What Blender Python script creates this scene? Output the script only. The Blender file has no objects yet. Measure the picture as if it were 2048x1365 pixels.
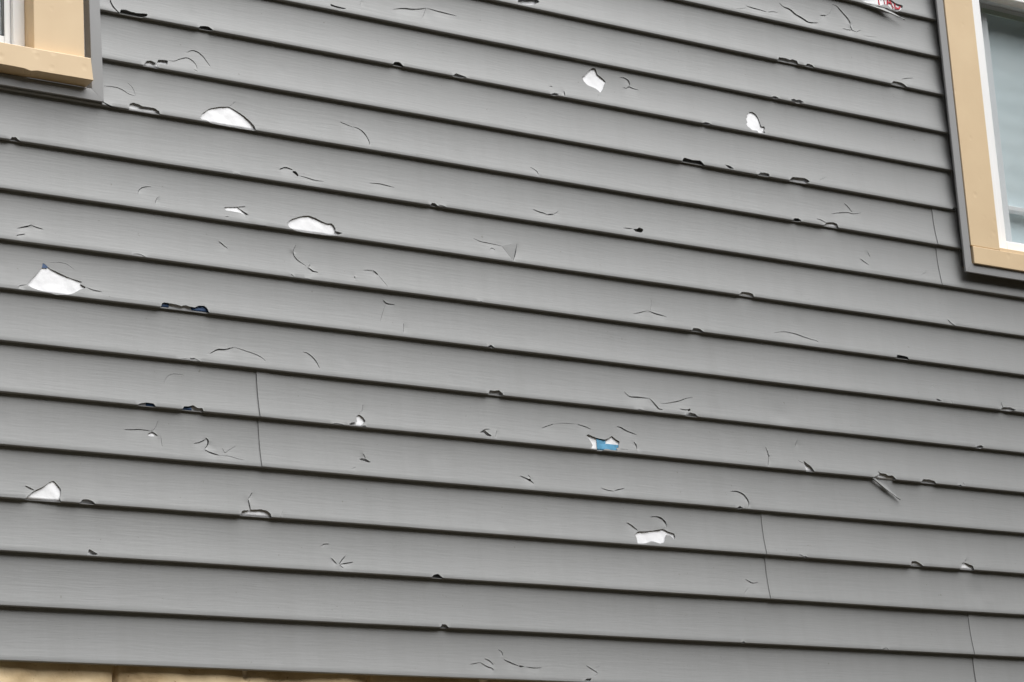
import bpy, math, random
import numpy as np
from mathutils import Vector, Matrix, noise
from mathutils.geometry import delaunay_2d_cdt

# ------------------------------------------------------------------ camera, sky, sun, exposure
scene = bpy.context.scene
cam_d = bpy.data.cameras.new("camera")
cam = bpy.data.objects.new("camera", cam_d)
scene.collection.objects.link(cam)
scene.camera = cam
cam_d.sensor_width = 36.0
cam_d.lens = 5431.57 / 2048 * 36.0
cam_d.clip_start = 0.05
cam_d.clip_end = 2000.0
YAW, PITCH, ROLL = 0.62611167, 0.26411433, -0.06267152
F = Vector((math.sin(YAW) * math.cos(PITCH), math.cos(YAW) * math.cos(PITCH), math.sin(PITCH)))
R0 = Vector((math.cos(YAW), -math.sin(YAW), 0))
U0 = R0.cross(F)
R1 = R0 * math.cos(ROLL) + U0 * math.sin(ROLL)
U1 = U0 * math.cos(ROLL) - R0 * math.sin(ROLL)
M = Matrix((R1, U1, -F)).transposed().to_4x4()
M.translation = Vector((0.0, -4.949799, -0.857173))
cam.matrix_world = M

SUN_EL, SUN_AZ = math.radians(63), math.radians(150)     # azimuth clockwise from +Y (behind the wall)
world = bpy.data.worlds.new("World")
scene.world = world
world.use_nodes = True
wn, wl = world.node_tree.nodes, world.node_tree.links
wn.clear()
sky = wn.new("ShaderNodeTexSky")
sky.sky_type = 'NISHITA'
sky.sun_disc = False
sky.sun_elevation = SUN_EL
sky.sun_rotation = SUN_AZ
sky.dust_density = 4.0
hsv = wn.new("ShaderNodeHueSaturation")
hsv.inputs['Saturation'].default_value = 0.25            # thin overcast: the blue is mostly washed out
bg = wn.new("ShaderNodeBackground")
bg.inputs['Strength'].default_value = 0.05
wo = wn.new("ShaderNodeOutputWorld")
wl.new(sky.outputs[0], hsv.inputs['Color'])
wl.new(hsv.outputs[0], bg.inputs['Color'])
wl.new(bg.outputs[0], wo.inputs['Surface'])

sun_d = bpy.data.lights.new("sun", 'SUN')
sun_d.energy = 3.5
sun_d.angle = math.radians(60)
sun_d.color = (1.0, 0.99, 0.975)
sun = bpy.data.objects.new("sun", sun_d)
scene.collection.objects.link(sun)
sdir = Vector((math.sin(SUN_AZ) * math.cos(SUN_EL), math.cos(SUN_AZ) * math.cos(SUN_EL), math.sin(SUN_EL)))
sun.rotation_euler = sdir.to_track_quat('Z', 'Y').to_euler()
sun.location = (3, -6, 8)

scene.view_settings.view_transform = 'Standard'
scene.view_settings.look = 'None'
scene.view_settings.exposure = 0.88
scene.view_settings.gamma = 1.0

rng = random.Random(7)
COL = scene.collection

# ------------------------------------------------------------------ materials
def mat(name):
    m = bpy.data.materials.new(name)
    m.use_nodes = True
    nt = m.node_tree
    b = nt.nodes["Principled BSDF"]
    return m, nt, b

def N(nt, t, **kw):
    n = nt.nodes.new(t)
    for k, v in kw.items():
        if k in n.inputs:
            n.inputs[k].default_value = v
        else:
            setattr(n, k, v)
    return n

def coords(nt, scale=(1, 1, 1), rand=False):
    tc = N(nt, "ShaderNodeTexCoord")
    mp = N(nt, "ShaderNodeMapping")
    mp.inputs['Scale'].default_value = scale
    nt.links.new(tc.outputs['Object'], mp.inputs['Vector'])
    if rand:
        oi = N(nt, "ShaderNodeObjectInfo")
        mul = N(nt, "ShaderNodeMath", operation='MULTIPLY')
        mul.inputs[1].default_value = 37.0
        cmb = N(nt, "ShaderNodeCombineXYZ")
        nt.links.new(oi.outputs['Random'], mul.inputs[0])
        nt.links.new(mul.outputs[0], cmb.inputs[0])
        nt.links.new(mul.outputs[0], cmb.inputs[1])
        nt.links.new(cmb.outputs[0], mp.inputs['Location'])
    return mp.outputs[0]

def ramp(nt, src, stops):
    r = N(nt, "ShaderNodeValToRGB")
    el = r.color_ramp.elements
    while len(el) < len(stops):
        el.new(0.5)
    for e, (p, c) in zip(el, stops):
        e.position = p
        e.color = (*c, 1) if len(c) == 3 else c
    nt.links.new(src, r.inputs[0])
    return r.outputs[0]

def siding_material():
    m, nt, b = mat("grey_vinyl")
    L = nt.links
    # embossed wood grain: long, slightly wavy ridges along the board
    warp_v = coords(nt, (5.0, 1.0, 9.0), True)
    wn_ = N(nt, "ShaderNodeTexNoise", Scale=1.0, Detail=2.0)
    L.new(warp_v, wn_.inputs['Vector'])
    grain_v = coords(nt, (15.0, 3.0, 270.0), True)
    add = N(nt, "ShaderNodeVectorMath", operation='MULTIPLY_ADD')
    add.inputs[1].default_value = (0.0, 0.0, 3.6)
    L.new(wn_.outputs['Color'], add.inputs[0])
    L.new(grain_v, add.inputs[2])
    gn = N(nt, "ShaderNodeTexNoise", Scale=1.0, Detail=1.5, Roughness=0.5)
    L.new(add.outputs[0], gn.inputs['Vector'])
    bump = N(nt, "ShaderNodeBump", Strength=GRAIN, Distance=0.0012)
    L.new(gn.outputs['Fac'], bump.inputs['Height'])
    L.new(bump.outputs['Normal'], b.inputs['Normal'])
    # gentle uneven fading and grime
    gv = coords(nt, (1.6, 1.0, 4.0), True)
    n2 = N(nt, "ShaderNodeTexNoise", Scale=1.0, Detail=5.0, Roughness=0.6)
    L.new(gv, n2.inputs['Vector'])
    c1 = ramp(nt, n2.outputs['Fac'], [(0.25, (0.258, 0.264, 0.267)), (0.75, (0.286, 0.291, 0.294))])
    # faint dark specks of dirt
    n3 = N(nt, "ShaderNodeTexNoise", Scale=90.0, Detail=2.0)
    L.new(coords(nt, (1, 1, 1), True), n3.inputs['Vector'])
    sp = ramp(nt, n3.outputs['Fac'], [(0.735, (1, 1, 1)), (0.81, (0.75, 0.73, 0.70))])
    mx = N(nt, "ShaderNodeMix", data_type='RGBA', blend_type='MULTIPLY')
    mx.inputs[0].default_value = 1.0
    L.new(c1, mx.inputs[6]); L.new(sp, mx.inputs[7])
    # dried rain runs and a slightly different fade for every panel
    n4 = N(nt, "ShaderNodeTexNoise", Scale=1.0, Detail=4.0, Roughness=0.65)
    L.new(coords(nt, (26.0, 1.0, 1.7), True), n4.inputs['Vector'])
    rn = ramp(nt, n4.outputs['Fac'], [(0.3, (0.955, 0.955, 0.95)), (0.62, (1, 1, 1))])
    m2 = N(nt, "ShaderNodeMix", data_type='RGBA', blend_type='MULTIPLY'); m2.inputs[0].default_value = 1.0
    L.new(mx.outputs[2], m2.inputs[6]); L.new(rn, m2.inputs[7])
    oi = N(nt, "ShaderNodeObjectInfo")
    pr = ramp(nt, oi.outputs['Random'], [(0.0, (0.965, 0.965, 0.965)), (1.0, (1.03, 1.03, 1.03))])
    m3 = N(nt, "ShaderNodeMix", data_type='RGBA', blend_type='MULTIPLY'); m3.inputs[0].default_value = 1.0
    L.new(m2.outputs[2], m3.inputs[6]); L.new(pr, m3.inputs[7])
    L.new(m3.outputs[2], b.inputs['Base Color'])
    b.inputs['Roughness'].default_value = 0.5
    b.inputs['Specular IOR Level'].default_value = 0.4
    return m

def plain(name, col, rough=0.5, var=0.06, scale=6.0, bump=0.0, bscale=60.0, spec=0.4):
    m, nt, b = mat(name)
    n = N(nt, "ShaderNodeTexNoise", Scale=scale, Detail=5.0, Roughness=0.6)
    nt.links.new(coords(nt), n.inputs['Vector'])
    lo = tuple(c * (1 - var) for c in col); hi = tuple(min(1, c * (1 + var)) for c in col)
    nt.links.new(ramp(nt, n.outputs['Fac'], [(0.3, lo), (0.7, hi)]), b.inputs['Base Color'])
    b.inputs['Roughness'].default_value = rough
    b.inputs['Specular IOR Level'].default_value = spec
    if bump:
        n2 = N(nt, "ShaderNodeTexNoise", Scale=bscale, Detail=4.0)
        nt.links.new(coords(nt), n2.inputs['Vector'])
        bp = N(nt, "ShaderNodeBump", Strength=bump, Distance=0.004)
        nt.links.new(n2.outputs['Fac'], bp.inputs['Height'])
        nt.links.new(bp.outputs['Normal'], b.inputs['Normal'])
    return m

def tan_trim():
    # tan aluminium coil stock with hail dimples
    m, nt, b = mat("tan_trim")
    L = nt.links
    n = N(nt, "ShaderNodeTexNoise", Scale=9.0, Detail=4.0)
    L.new(coords(nt), n.inputs['Vector'])
    L.new(ramp(nt, n.outputs['Fac'], [(0.3, (0.66, 0.50, 0.315)), (0.7, (0.70, 0.54, 0.345))]), b.inputs['Base Color'])
    v = N(nt, "ShaderNodeTexVoronoi", Scale=24.0, Randomness=1.0)
    L.new(coords(nt), v.inputs['Vector'])
    d = ramp(nt, v.outputs['Distance'], [(0.05, (0, 0, 0)), (0.22, (1, 1, 1))])
    bp = N(nt, "ShaderNodeBump", Strength=0.30, Distance=0.0012)
    L.new(d, bp.inputs['Height'])
    n2 = N(nt, "ShaderNodeTexNoise", Scale=7.0, Detail=1.0)
    L.new(coords(nt), n2.inputs['Vector'])
    bp2 = N(nt, "ShaderNodeBump", Strength=0.10, Distance=0.01)
    L.new(n2.outputs['Fac'], bp2.inputs['Height'])
    L.new(bp.outputs['Normal'], bp2.inputs['Normal'])
    L.new(bp2.outputs['Normal'], b.inputs['Normal'])
    b.inputs['Roughness'].default_value = 0.5
    return m

def glass_material(name, tint):
    m, nt, b = mat(name)
    nt.nodes.remove(b)
    out = nt.nodes["Material Output"]
    tr = N(nt, "ShaderNodeBsdfTransparent"); tr.inputs[0].default_value = (*tint, 1)
    gl = N(nt, "ShaderNodeBsdfGlossy", Roughness=0.03)
    fr = N(nt, "ShaderNodeFresnel", IOR=1.5)
    mx = N(nt, "ShaderNodeMixShader")
    ge = N(nt, "ShaderNodeNewGeometry")
    ior = N(nt, "ShaderNodeMix", data_type='FLOAT')       # leaving the pane must not act like total reflection
    ior.inputs[2].default_value = 1.5; ior.inputs[3].default_value = 1 / 1.5
    nt.links.new(ge.outputs['Backfacing'], ior.inputs[0])
    nt.links.new(ior.outputs[0], fr.inputs['IOR'])
    nt.links.new(fr.outputs[0], mx.inputs[0])
    nt.links.new(tr.outputs[0], mx.inputs[1])
    nt.links.new(gl.outputs[0], mx.inputs[2])
    nt.links.new(mx.outputs[0], out.inputs['Surface'])
    return m

def foundation_material():
    m, nt, b = mat("painted_block")
    L = nt.links
    n = N(nt, "ShaderNodeTexNoise", Scale=5.0, Detail=6.0, Roughness=0.6)
    L.new(coords(nt, (1, 1, 1.5)), n.inputs['Vector'])
    base = ramp(nt, n.outputs['Fac'], [(0.36, (0.36, 0.25, 0.135)), (0.46, (0.60, 0.45, 0.26)), (0.6, (0.72, 0.57, 0.36))])
    n2 = N(nt, "ShaderNodeTexNoise", Scale=85.0, Detail=3.0)
    L.new(coords(nt), n2.inputs['Vector'])
    sp = ramp(nt, n2.outputs['Fac'], [(0.66, (1, 1, 1)), (0.78, (0.5, 0.40, 0.28))])
    mx = N(nt, "ShaderNodeMix", data_type='RGBA', blend_type='MULTIPLY'); mx.inputs[0].default_value = 1.0
    L.new(base, mx.inputs[6]); L.new(sp, mx.inputs[7])
    L.new(mx.outputs[2], b.inputs['Base Color'])
    n3 = N(nt, "ShaderNodeTexNoise", Scale=40.0, Detail=6.0)
    L.new(coords(nt), n3.inputs['Vector'])
    bp = N(nt, "ShaderNodeBump", Strength=0.5, Distance=0.004)
    L.new(n3.outputs['Fac'], bp.inputs['Height'])
    L.new(bp.outputs['Normal'], b.inputs['Normal'])
    b.inputs['Roughness'].default_value = 0.85
    return m

def blind_material():
    m, nt, b = mat("pale_blind")
    n = N(nt, "ShaderNodeTexNoise", Scale=1.0, Detail=3.0)
    nt.links.new(coords(nt, (4.0, 1.0, 9.0)), n.inputs['Vector'])
    nt.links.new(ramp(nt, n.outputs['Fac'], [(0.3, (0.66, 0.755, 0.775)), (0.7, (0.76, 0.84, 0.855))]), b.inputs['Base Color'])
    b.inputs['Roughness'].default_value = 0.6
    wv = N(nt, "ShaderNodeTexWave", Scale=5.0, Distortion=0.6, wave_type='BANDS', bands_direction='Z')
    nt.links.new(coords(nt), wv.inputs['Vector'])
    bp = N(nt, "ShaderNodeBump", Strength=0.06, Distance=0.01)
    nt.links.new(wv.outputs['Fac'], bp.inputs['Height'])
    nt.links.new(bp.outputs['Normal'], b.inputs['Normal'])
    return m

GRAIN = 0.19
ADDED_WOOD_H = 9.3
M_SIDE = siding_material()
M_J = plain("grey_channel", (0.30, 0.303, 0.308), 0.45, 0.03)
M_TAN = tan_trim()
M_WHITE = plain("white_vinyl", (0.86, 0.87, 0.88), 0.35, 0.02)
M_GASKET = plain("dark_gasket", (0.03, 0.03, 0.035), 0.6)
M_WRAP = plain("white_housewrap", (0.80, 0.808, 0.83), 0.55, 0.04, 30.0, 0.3, 45.0)
M_BLUE = plain("blue_print", (0.085, 0.29, 0.47), 0.55, 0.15, 60.0)
M_NAVY = plain("navy_print", (0.03, 0.07, 0.16), 0.55, 0.15, 60.0)
M_RED = plain("red_print", (0.42, 0.012, 0.03), 0.55, 0.05, 30.0)
M_FOUND = foundation_material()
M_GLASS = glass_material("window_glass", (0.935, 0.945, 0.95))
M_BLIND = blind_material()
M_ROOM = plain("room_wall", (0.25, 0.25, 0.24), 0.8)
M_GROUND = plain("ground_soil", (0.105, 0.085, 0.055), 0.95, 0.4, 3.0, 0.6, 30.0)

# ------------------------------------------------------------------ helpers
def mesh_obj(name, verts, faces, material, parent=None, smooth=False, label=None):
    me = bpy.data.meshes.new(name)
    me.from_pydata([tuple(v) for v in verts], [], [tuple(f) for f in faces])
    me.materials.append(material)
    if smooth:
        me.polygons.foreach_set('use_smooth', [True] * len(me.polygons))
    me.update()
    o = bpy.data.objects.new(name, me)
    COL.objects.link(o)
    if parent is not None:
        o.parent = parent
        o.matrix_parent_inverse = PINV[parent.name]
    PINV[o.name] = Matrix.Identity(4)
    if label:
        o['label'] = label
    return o

PINV = {}
def empty(name, loc, parent=None, label=None):
    o = bpy.data.objects.new(name, None)
    COL.objects.link(o)
    o.empty_display_size = 0.1
    o.location = loc
    if parent is not None:
        o.parent = parent
        o.matrix_parent_inverse = PINV[parent.name]
    PINV[o.name] = Matrix.Translation(loc).inverted()
    if label:
        o['label'] = label
    return o

def box(vs, fs, x0, x1, y0, y1, z0, z1):
    b = len(vs)
    vs += [(x0, y0, z0), (x1, y0, z0), (x1, y1, z0), (x0, y1, z0), (x0, y0, z1), (x1, y0, z1), (x1, y1, z1), (x0, y1, z1)]
    fs += [(b, b + 3, b + 2, b + 1), (b + 4, b + 5, b + 6, b + 7), (b, b + 1, b + 5, b + 4), (b + 1, b + 2, b + 6, b + 5), (b + 2, b + 3, b + 7, b + 6), (b + 3, b, b + 4, b + 7)]

def bevel(o, w, seg=2):
    md = o.modifiers.new("bevel", 'BEVEL')
    md.width = w; md.segments = seg; md.limit_method = 'ANGLE'
    return o

def boxes(name, lst, material, parent, bev=0.0, label=None):
    vs, fs = [], []
    for b in lst:
        box(vs, fs, *b)
    o = mesh_obj(name, vs, fs, material, parent, label=label)
    if bev:
        bevel(o, bev)
    return o

# ------------------------------------------------------------------ damage traced on the boards
# (kind, course, width, [u, h, u, h, ...])   u = mm along the wall, h = mm above the course's lip
CRACK_W = 0.9      # mm of opening per unit of traced width
DAMAGE = [
('C',13,3,[2560.8,31.9,2561.2,24.4,2565.6,14.5,2574.1,5.4,2581.2,-0.9]),
('N',13,0,[2579.3,-1.6,2583.7,10.1,2593.6,12.2,2602.7,10.6,2620.9,9.2,2649.3,12,2648.4,6.5,2632.7,-1.6,2611.1,-1.6,2592.8,-1.6]),
('N',13,0,[2772.9,-3.4,2779.5,6.9,2798.7,9.1,2811,4.2,2807.5,-3.4,2775.8,-3.4]),
('M',12,0,[2667.7,11.1,2674.7,22.6,2698.1,24.5,2695.7,14.1,2683.2,12.9]),
('C',12,2,[2698.1,24.5,2713.6,24.8,2728.3,33.4,2747.6,40.7,2759.7,35.8,2768.4,26.5,2770.1,17]),
('C',12,2,[2748.5,52.2,2755.2,58,2764.9,61.2,2777.3,58.8,2789.2,50.1,2797.6,37.7,2804.7,28.2]),
('C',12,1,[2761.1,14.6,2770.1,10]),
('N',12,0,[2632.7,-1.6,2644.1,13.3,2656.6,16.6,2667,12.6,2674.2,-1.6,2666.3,-1.6,2644.7,-1.6]),
('C',11,1.5,[2540.7,47.6,2561.2,49.5,2576.2,49.1,2588.1,45.6,2599.6,38.6,2616.1,36.2]),
('C',11,0.8,[2598.6,65.4,2610.2,58.3,2615.3,45.6,2616.2,36.8]),
('C',11,3,[2534.4,8.4,2548.9,1.9,2563.5,-2.3,2572.4,-4.7]),
('L',11,0,[2596.6,-1.6,2600.3,14.4,2609.7,19.4,2621.7,17.2,2630.6,13.9,2645.9,14.3,2661.1,14.3,2671.4,7.9,2672.5,-1.6,2641.8,-1.6,2611.5,-1.6]),
('W',11,0,[2772.8,10.9,2781.6,22.9,2800,36.5,2826,45.3,2850.1,49.2,2864,43.8,2885.4,33.4,2900.3,22,2910.5,11.4,2912.7,0.1,2885.4,-0.8,2840.9,-1.1,2796.9,0.5,2788,5.7,2775.4,5.3]),
('C',11,1,[2850.1,49.2,2858.8,56.7,2867.5,65.8]),
('N',10,0,[2314.5,-3.4,2320.6,6.8,2330.6,8.6,2342.3,-3.4]),
('H',14,0,[3124.7,15.8,3139.7,13.4,3168.4,11.7,3159.5,8.4,3142.6,8.5,3125.8,10.2]),
('C',14,1,[3147.6,7.8,3152.1,2.8]),
('C',14,3,[3298.5,35.2,3329.3,44.3,3354.2,46.3,3379.5,51.7,3396.2,57.4]),
('C',14,2.5,[3396.2,57.4,3422.7,55.8,3451.2,54.5,3483.3,52.8]),
('C',14,1.5,[3394.3,56.4,3389.1,42.9,3382.2,30.1]),
('N',13,0,[3284.2,-3.4,3293.6,8.2,3307.8,11,3321.5,-3.4,3299.7,-3.4]),
('N',13,0,[3454.1,-1.6,3466.2,9.6,3483.8,6.6,3498.6,4.3,3479.4,-1.6]),
('C',11,1.5,[3139.6,59.2,3154.3,55.9,3172.4,51.5]),
('C',11,2,[3172.5,52.5,3187.5,51.1,3200.3,44.3,3209.2,33.1,3214,21.3,3212.9,11.7]),
('C',14,1,[3212.8,42.6,3209.8,30.7]),
('C',10,3,[2971.6,30.9,2988.6,39.5,3007.7,35.3]),
('Q',15,0,[3660.8,8.7,3677.2,6.1,3698,8,3707.8,10.9,3730.2,23,3722.1,32.3,3668.2,22]),
('C',16,2.5,[4397.9,26.9,4418.6,24.4,4443.9,23.9,4469.1,21.5]),
('C',16,1,[4361.4,11.5,4387.5,16.6,4397,22]),
('W',13,0,[3848.3,66.2,3858.9,73.1,3866,82.1,3881.6,95.7,3891.5,97.4,3894.4,91.1,3896.8,82,3909.3,75,3920.4,66.7,3916.5,59.2,3910.6,46.3,3898.8,32.5,3892,38.1,3884.9,42,3862.5,46.6,3852.3,55]),
('C',13,2.5,[3967.4,86,3981.2,86.7,3992.3,82.5,3995.7,74.5,3992.7,65.4]),
('C',13,2.5,[3975,60,3984.6,58.9,3992.7,65.4,4004.7,62.3,4022.2,60.8]),
('C',13,2,[3745.3,24,3750.9,23.6]),
('C',13,2,[3785.1,17.7,3785.2,3.3]),
('C',13,0.8,[3890.4,27.7,3887.7,15.4]),
('N',13,0,[3734,-1.6,3753.3,6.9,3770.2,7.1,3752.3,-1.6]),
('N',13,0,[4209.2,-3.4,4224.3,6,4245.1,3.5,4229.4,-3.4]),
('W',13,0,[4364.9,39.4,4372,44.1,4371.2,50.9,4381.1,59.6,4392.1,62.2,4401.7,57.8,4408.3,48.3,4412.1,34.8,4414.4,24.6,4425.2,26.4,4424.4,17.5,4419.2,16.6,4423.7,6.8,4400.1,4,4396.9,9.5,4380,8.5,4367,16.9,4361.9,23.1,4369,27.8]),
('N',12,0,[4133.5,-3.4,4147.2,12.5,4174.8,9.5,4199.3,11.9,4214.2,-3.4,4177.4,-3.4]),
('H',12,0,[4277.9,13.1,4294.1,12.1,4307.3,5.5,4292.6,3.3,4283.3,8.8]),
('C',11,1.5,[3668.9,26.1,3681.2,21.4,3687.9,16.5,3689.3,8.6]),
('W',17,0,[4798.9,8.9,4826.1,4.9,4855.5,2.4,4875.9,6,4896.2,13.4,4908.8,12.5,4923.8,-5.7,4937.3,-2.7,4954.1,8.9,4962.9,17.9,4962.8,23.5,4951.2,23.5,4937.4,25.7,4921.9,33.3,4910.6,34.1,4881.4,32.4,4837.2,23.6,4799.6,12.4]),
('C',16,1.5,[4470.8,21.8,4488.9,27.1,4506.2,27.5]),
('C',16,4,[4518.5,58.4,4531.7,48.2,4553,46.8,4568.1,35.1,4592.6,27,4608.5,19,4626.2,19.8,4646.7,23.7]),
('C',16,3,[4658.3,48.8,4681.1,52.5]),
('C',16,1,[4681.1,52.5,4696.2,61.7,4706.7,80.4]),
('C',16,3,[4708.6,90.1,4724.1,89.4,4742.9,72.6,4754.5,63.7,4765.3,50.9,4764.1,33.9,4766.7,25.1,4781.6,21.3]),
('C',16,2,[4733.1,24.3,4750.6,22.8,4766.7,25.1]),
('C',16,1.5,[4781.9,22.4,4799.5,31.3]),
('C',16,0.8,[4802.8,15.2,4858.1,20.1]),
('N',15,0,[4486.1,-3.4,4494,10,4515.6,11.2,4532.3,8.4,4541.6,12.4,4556.3,10.5,4560.1,-3.4,4530.8,-3.4]),
('N',15,0,[4578.7,-1.6,4592.8,8.8,4607.8,7.8,4615.2,-1.6,4595.5,-1.6]),
('L',15,0,[4881.9,-3.4,4899.8,11.9,4931.5,10.6,4953.9,-3.4,4920.3,-3.4]),
('C',15,2,[4930.8,22.1,4950.5,28.6,4977,34.1]),
('N',14,0,[4453.6,3,4467.9,7.4,4480.7,3,4466.6,-3.4]),
('N',14,0,[4519.7,5.1,4532.2,11.3,4540.4,8.7,4553.7,11.3,4566.6,6,4543.1,-1.6]),
('C',9,2,[2617.1,36.8,2619.7,43.9,2627.8,50.9,2640.1,54.7,2649.9,56.1]),
('C',9,1.5,[2662.7,32.4,2659.1,26,2656.4,17.7]),
('C',10,1,[2847.9,1.2,2859.2,4.1,2868.5,2.1,2876,-2.8]),
('W',9,0,[2827.7,33.2,2845.2,35.7,2860.5,38.4,2870,31.6,2886.7,23.4,2878.6,21.7,2867.9,25.4,2844.3,26,2830.2,26.1]),
('C',9,2.5,[2860.5,37.8,2882,42.3]),
('C',9,2.5,[2860.5,37.8,2874.5,29.3,2887.6,23]),
('C',9,1.5,[2827.3,10.3,2836.8,12.2]),
('C',8,3,[2332.4,29.4,2346.3,34.1,2359.3,38.2,2364.3,41.7]),
('C',8,2,[2364.3,41.7,2375,38,2392,35.2]),
('C',8,2.5,[2329.5,12.6,2336.7,15.3,2349.7,19]),
('C',8,2,[2812.9,64.1,2821.1,58.4,2834.3,49.2]),
('C',8,1.5,[2597.4,5.3,2612.5,7.5,2624.2,3.8,2632.8,-0.9]),
('W',7,0,[2390.8,68,2396.4,66.7,2405.9,58.1,2425.6,51.5,2450.9,42.6,2473.8,38.4,2479,37.6,2475.7,31.5,2487.5,25.9,2484.3,22.7,2472.5,18.4,2460.3,9.9,2442.6,2.9,2416.6,0.3,2382.7,4.5,2363.1,9.1,2351.5,14.1,2364.3,30.3,2382.5,49.4,2389.4,58.8]),
('C',7,1.5,[2331.8,5.2,2333.5,10.2,2350.7,14.6]),
('C',7,2,[2487.5,25.9,2504.6,20.9,2524.9,19.7]),
('C',7,0.8,[2406.7,70.9,2427.1,74.9,2447.1,73.3,2463.8,62.6]),
('L',7,0,[2659.6,-3.4,2664.7,9.3,2670.9,12.6,2687.5,12.2,2702.5,11,2711.4,8.9,2720.8,12.4,2732.8,10.1,2744.9,9.4,2754.6,15.4,2766.9,16.7,2775.6,10.8,2779.6,-3.4,2756.4,-3.4,2725.9,-3.4,2695.7,-3.4]),
('H',10,0,[3007.5,33,3015.6,32.7,3021.3,24.4,3017.7,20.8,3011.7,26,3005.5,29.7]),
('C',10,2,[3021.2,23.4,3039,21.7,3061.6,17.9,3087.3,18.6]),
('C',10,2,[3208,32.8,3237.1,35.5,3257.3,33.7,3277.5,31.3]),
('N',10,0,[3368.3,-3.4,3376.7,6.9,3385.5,7.2,3395.9,-3.4,3381.2,-3.4]),
('C',10,2,[3395.2,4.6,3409.1,3.4,3417.2,-1.8]),
('W',9,0,[2985.4,17.3,2998.8,28.2,3015.7,35.6,3030.8,40.7,3045.7,42.7,3061.8,39.7,3077.5,33.6,3090.3,29.9,3102,32.1,3108.2,27.7,3111.7,20,3110.1,14.3,3118.2,12.9,3129.6,11.4,3117.4,5.5,3112.1,2.4,3083.9,0.5,3031.6,-0.3,3002.5,0.6,2988.6,7.2]),
('C',9,2.5,[2903.1,-1.2,2932.6,1.8]),
('C',9,1.5,[3491.8,47.4,3512.3,41.6,3537.1,40.7,3554.9,39.9,3570.9,38.8]),
('C',9,1.5,[3570.9,38.8,3587.6,42.5,3600.6,48]),
('C',9,1.5,[3534.9,23.7,3541.1,30.2,3551.2,25.8]),
('C',9,3,[3617.3,51.1,3608,23,3598.2,4.3]),
('C',8,2,[3008.6,81.2,3001.3,65.3,3002.7,53.5,3011.4,44.1,3031.4,33.7]),
('C',8,3,[3034.3,30.5,3042.1,27,3046.6,23,3061.1,21.8]),
('C',8,2,[3040.7,38.8,3038.8,32.5]),
('C',8,2,[2988.6,8.5,2996.1,3.4]),
('C',8,1.5,[3023.4,2.3,3036.4,2.4]),
('C',8,2,[3156.7,24.5,3157.4,19.1]),
('C',8,1.5,[3182,42.7,3209,45.4]),
('C',8,3,[3209,45.4,3221.3,35.4]),
('C',8,0.8,[3221.3,35.4,3233.2,21.6,3243.5,9.2]),
('C',8,2,[3496,2.9,3499.5,2.7]),
('C',7,2.5,[3233.5,85.4,3242.1,77.9,3265.6,77.6]),
('C',7,1,[3240.2,76.5,3228.9,51.6,3221.1,32.6]),
('C',7,2,[3283.2,35,3281.2,12.1]),
('C',10,2.5,[3669.2,32.4,3686.3,28.3,3700.8,27.1,3707.7,23.8]),
('C',10,3,[3707.7,23.8,3730.6,28.6]),
('C',10,1.5,[3730.6,28.6,3745,38.6]),
('H',10,0,[3967.9,22.3,3979.6,23.2,3988.3,29.3,3999.5,26.6,3998.6,20.8,3991.8,15,3974.6,16]),
('C',10,2,[3936.9,20.8,3967.9,22.3]),
('L',9,0,[4282.3,-3.4,4298.8,10.4,4319.3,11.3,4333.3,9.4,4338.2,-3.4,4305.2,-3.4]),
('C',8,1,[4011.2,70,4010.3,56.9,4003.9,41.5]),
('C',8,2,[3950.3,25.7,3972.2,31.4,3995.8,39]),
('C',8,2.5,[3995.8,39,4018.8,33.5,4053,29.3]),
('N',8,0,[4121.4,-3.4,4131,8,4150.8,8.6,4168.5,-3.4,4149.4,-3.4]),
('N',12,0,[4380.1,-1.6,4395.8,9.4,4418.5,10.5,4425.4,6.1,4416.8,-1.6,4394.2,-1.6]),
('N',12,0,[4486.3,-3.4,4502.7,12.8,4528.5,14.7,4550,15.5,4561.5,8.1,4538.6,-3.4,4508.9,-3.4]),
('C',12,1,[4597.7,19.5,4609.1,23,4618.2,29.6]),
('C',11,2,[4681.9,75.9,4695.9,65.6,4706.4,52.9]),
('C',11,2,[4627.2,37.4,4652.4,44.5,4688.6,51.4,4710,49.2,4737.9,56.7]),
('N',11,0,[4484,-3.4,4496.8,8.2,4509.7,9.1,4519.5,4.3,4506,-3.4]),
('C',11,2,[4573.7,17.3,4590.5,15.5,4610.4,7.7]),
('L',11,0,[4586.9,-3.4,4610.2,12.3,4632.4,15.6,4643.7,11.6,4646.1,-3.4,4629.4,-3.4,4607.9,-3.4]),
('C',10,1.5,[4748.7,61.8,4752.7,49.3]),
('C',10,2,[4715.8,39.9,4727.6,33.7,4743.4,25.3]),
('C',10,1,[4931.6,21.2,4947.6,32.2]),
('C',9,2.5,[5007,16.3,5015.5,7.8,5032.1,0.1]),
('C',8,2,[4393.9,24.6,4428.4,32.5,4465.5,30.9,4497.7,24.3,4522.1,20.3,4534.6,19.9,4540.1,15.5]),
('N',12,0,[5058.8,-3.4,5074.4,7.9,5086,7.7,5085.9,-3.4]),
('C',6,3,[2779.1,22.7,2798.6,34.8,2817.1,35.9,2841.1,44.2]),
('C',6,1.5,[2841.1,44.2,2860.9,40.5,2894,33.3,2909.1,26.8,2916.3,20.3]),
('C',6,1,[2704.7,4,2727.5,5]),
('C',6,3,[2727.5,5,2741.3,7]),
('C',6,1.5,[2741.3,7,2750,3.1,2756.2,-4]),
('C',5,1,[2669,58,2671.8,66.7,2681.6,77,2693.9,80.3,2716.4,79.8]),
('L',5,0,[2596.4,-1.6,2606.1,5.5,2624,8.4,2638.7,7.5,2644.8,-1.6,2620.5,-1.6]),
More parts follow.
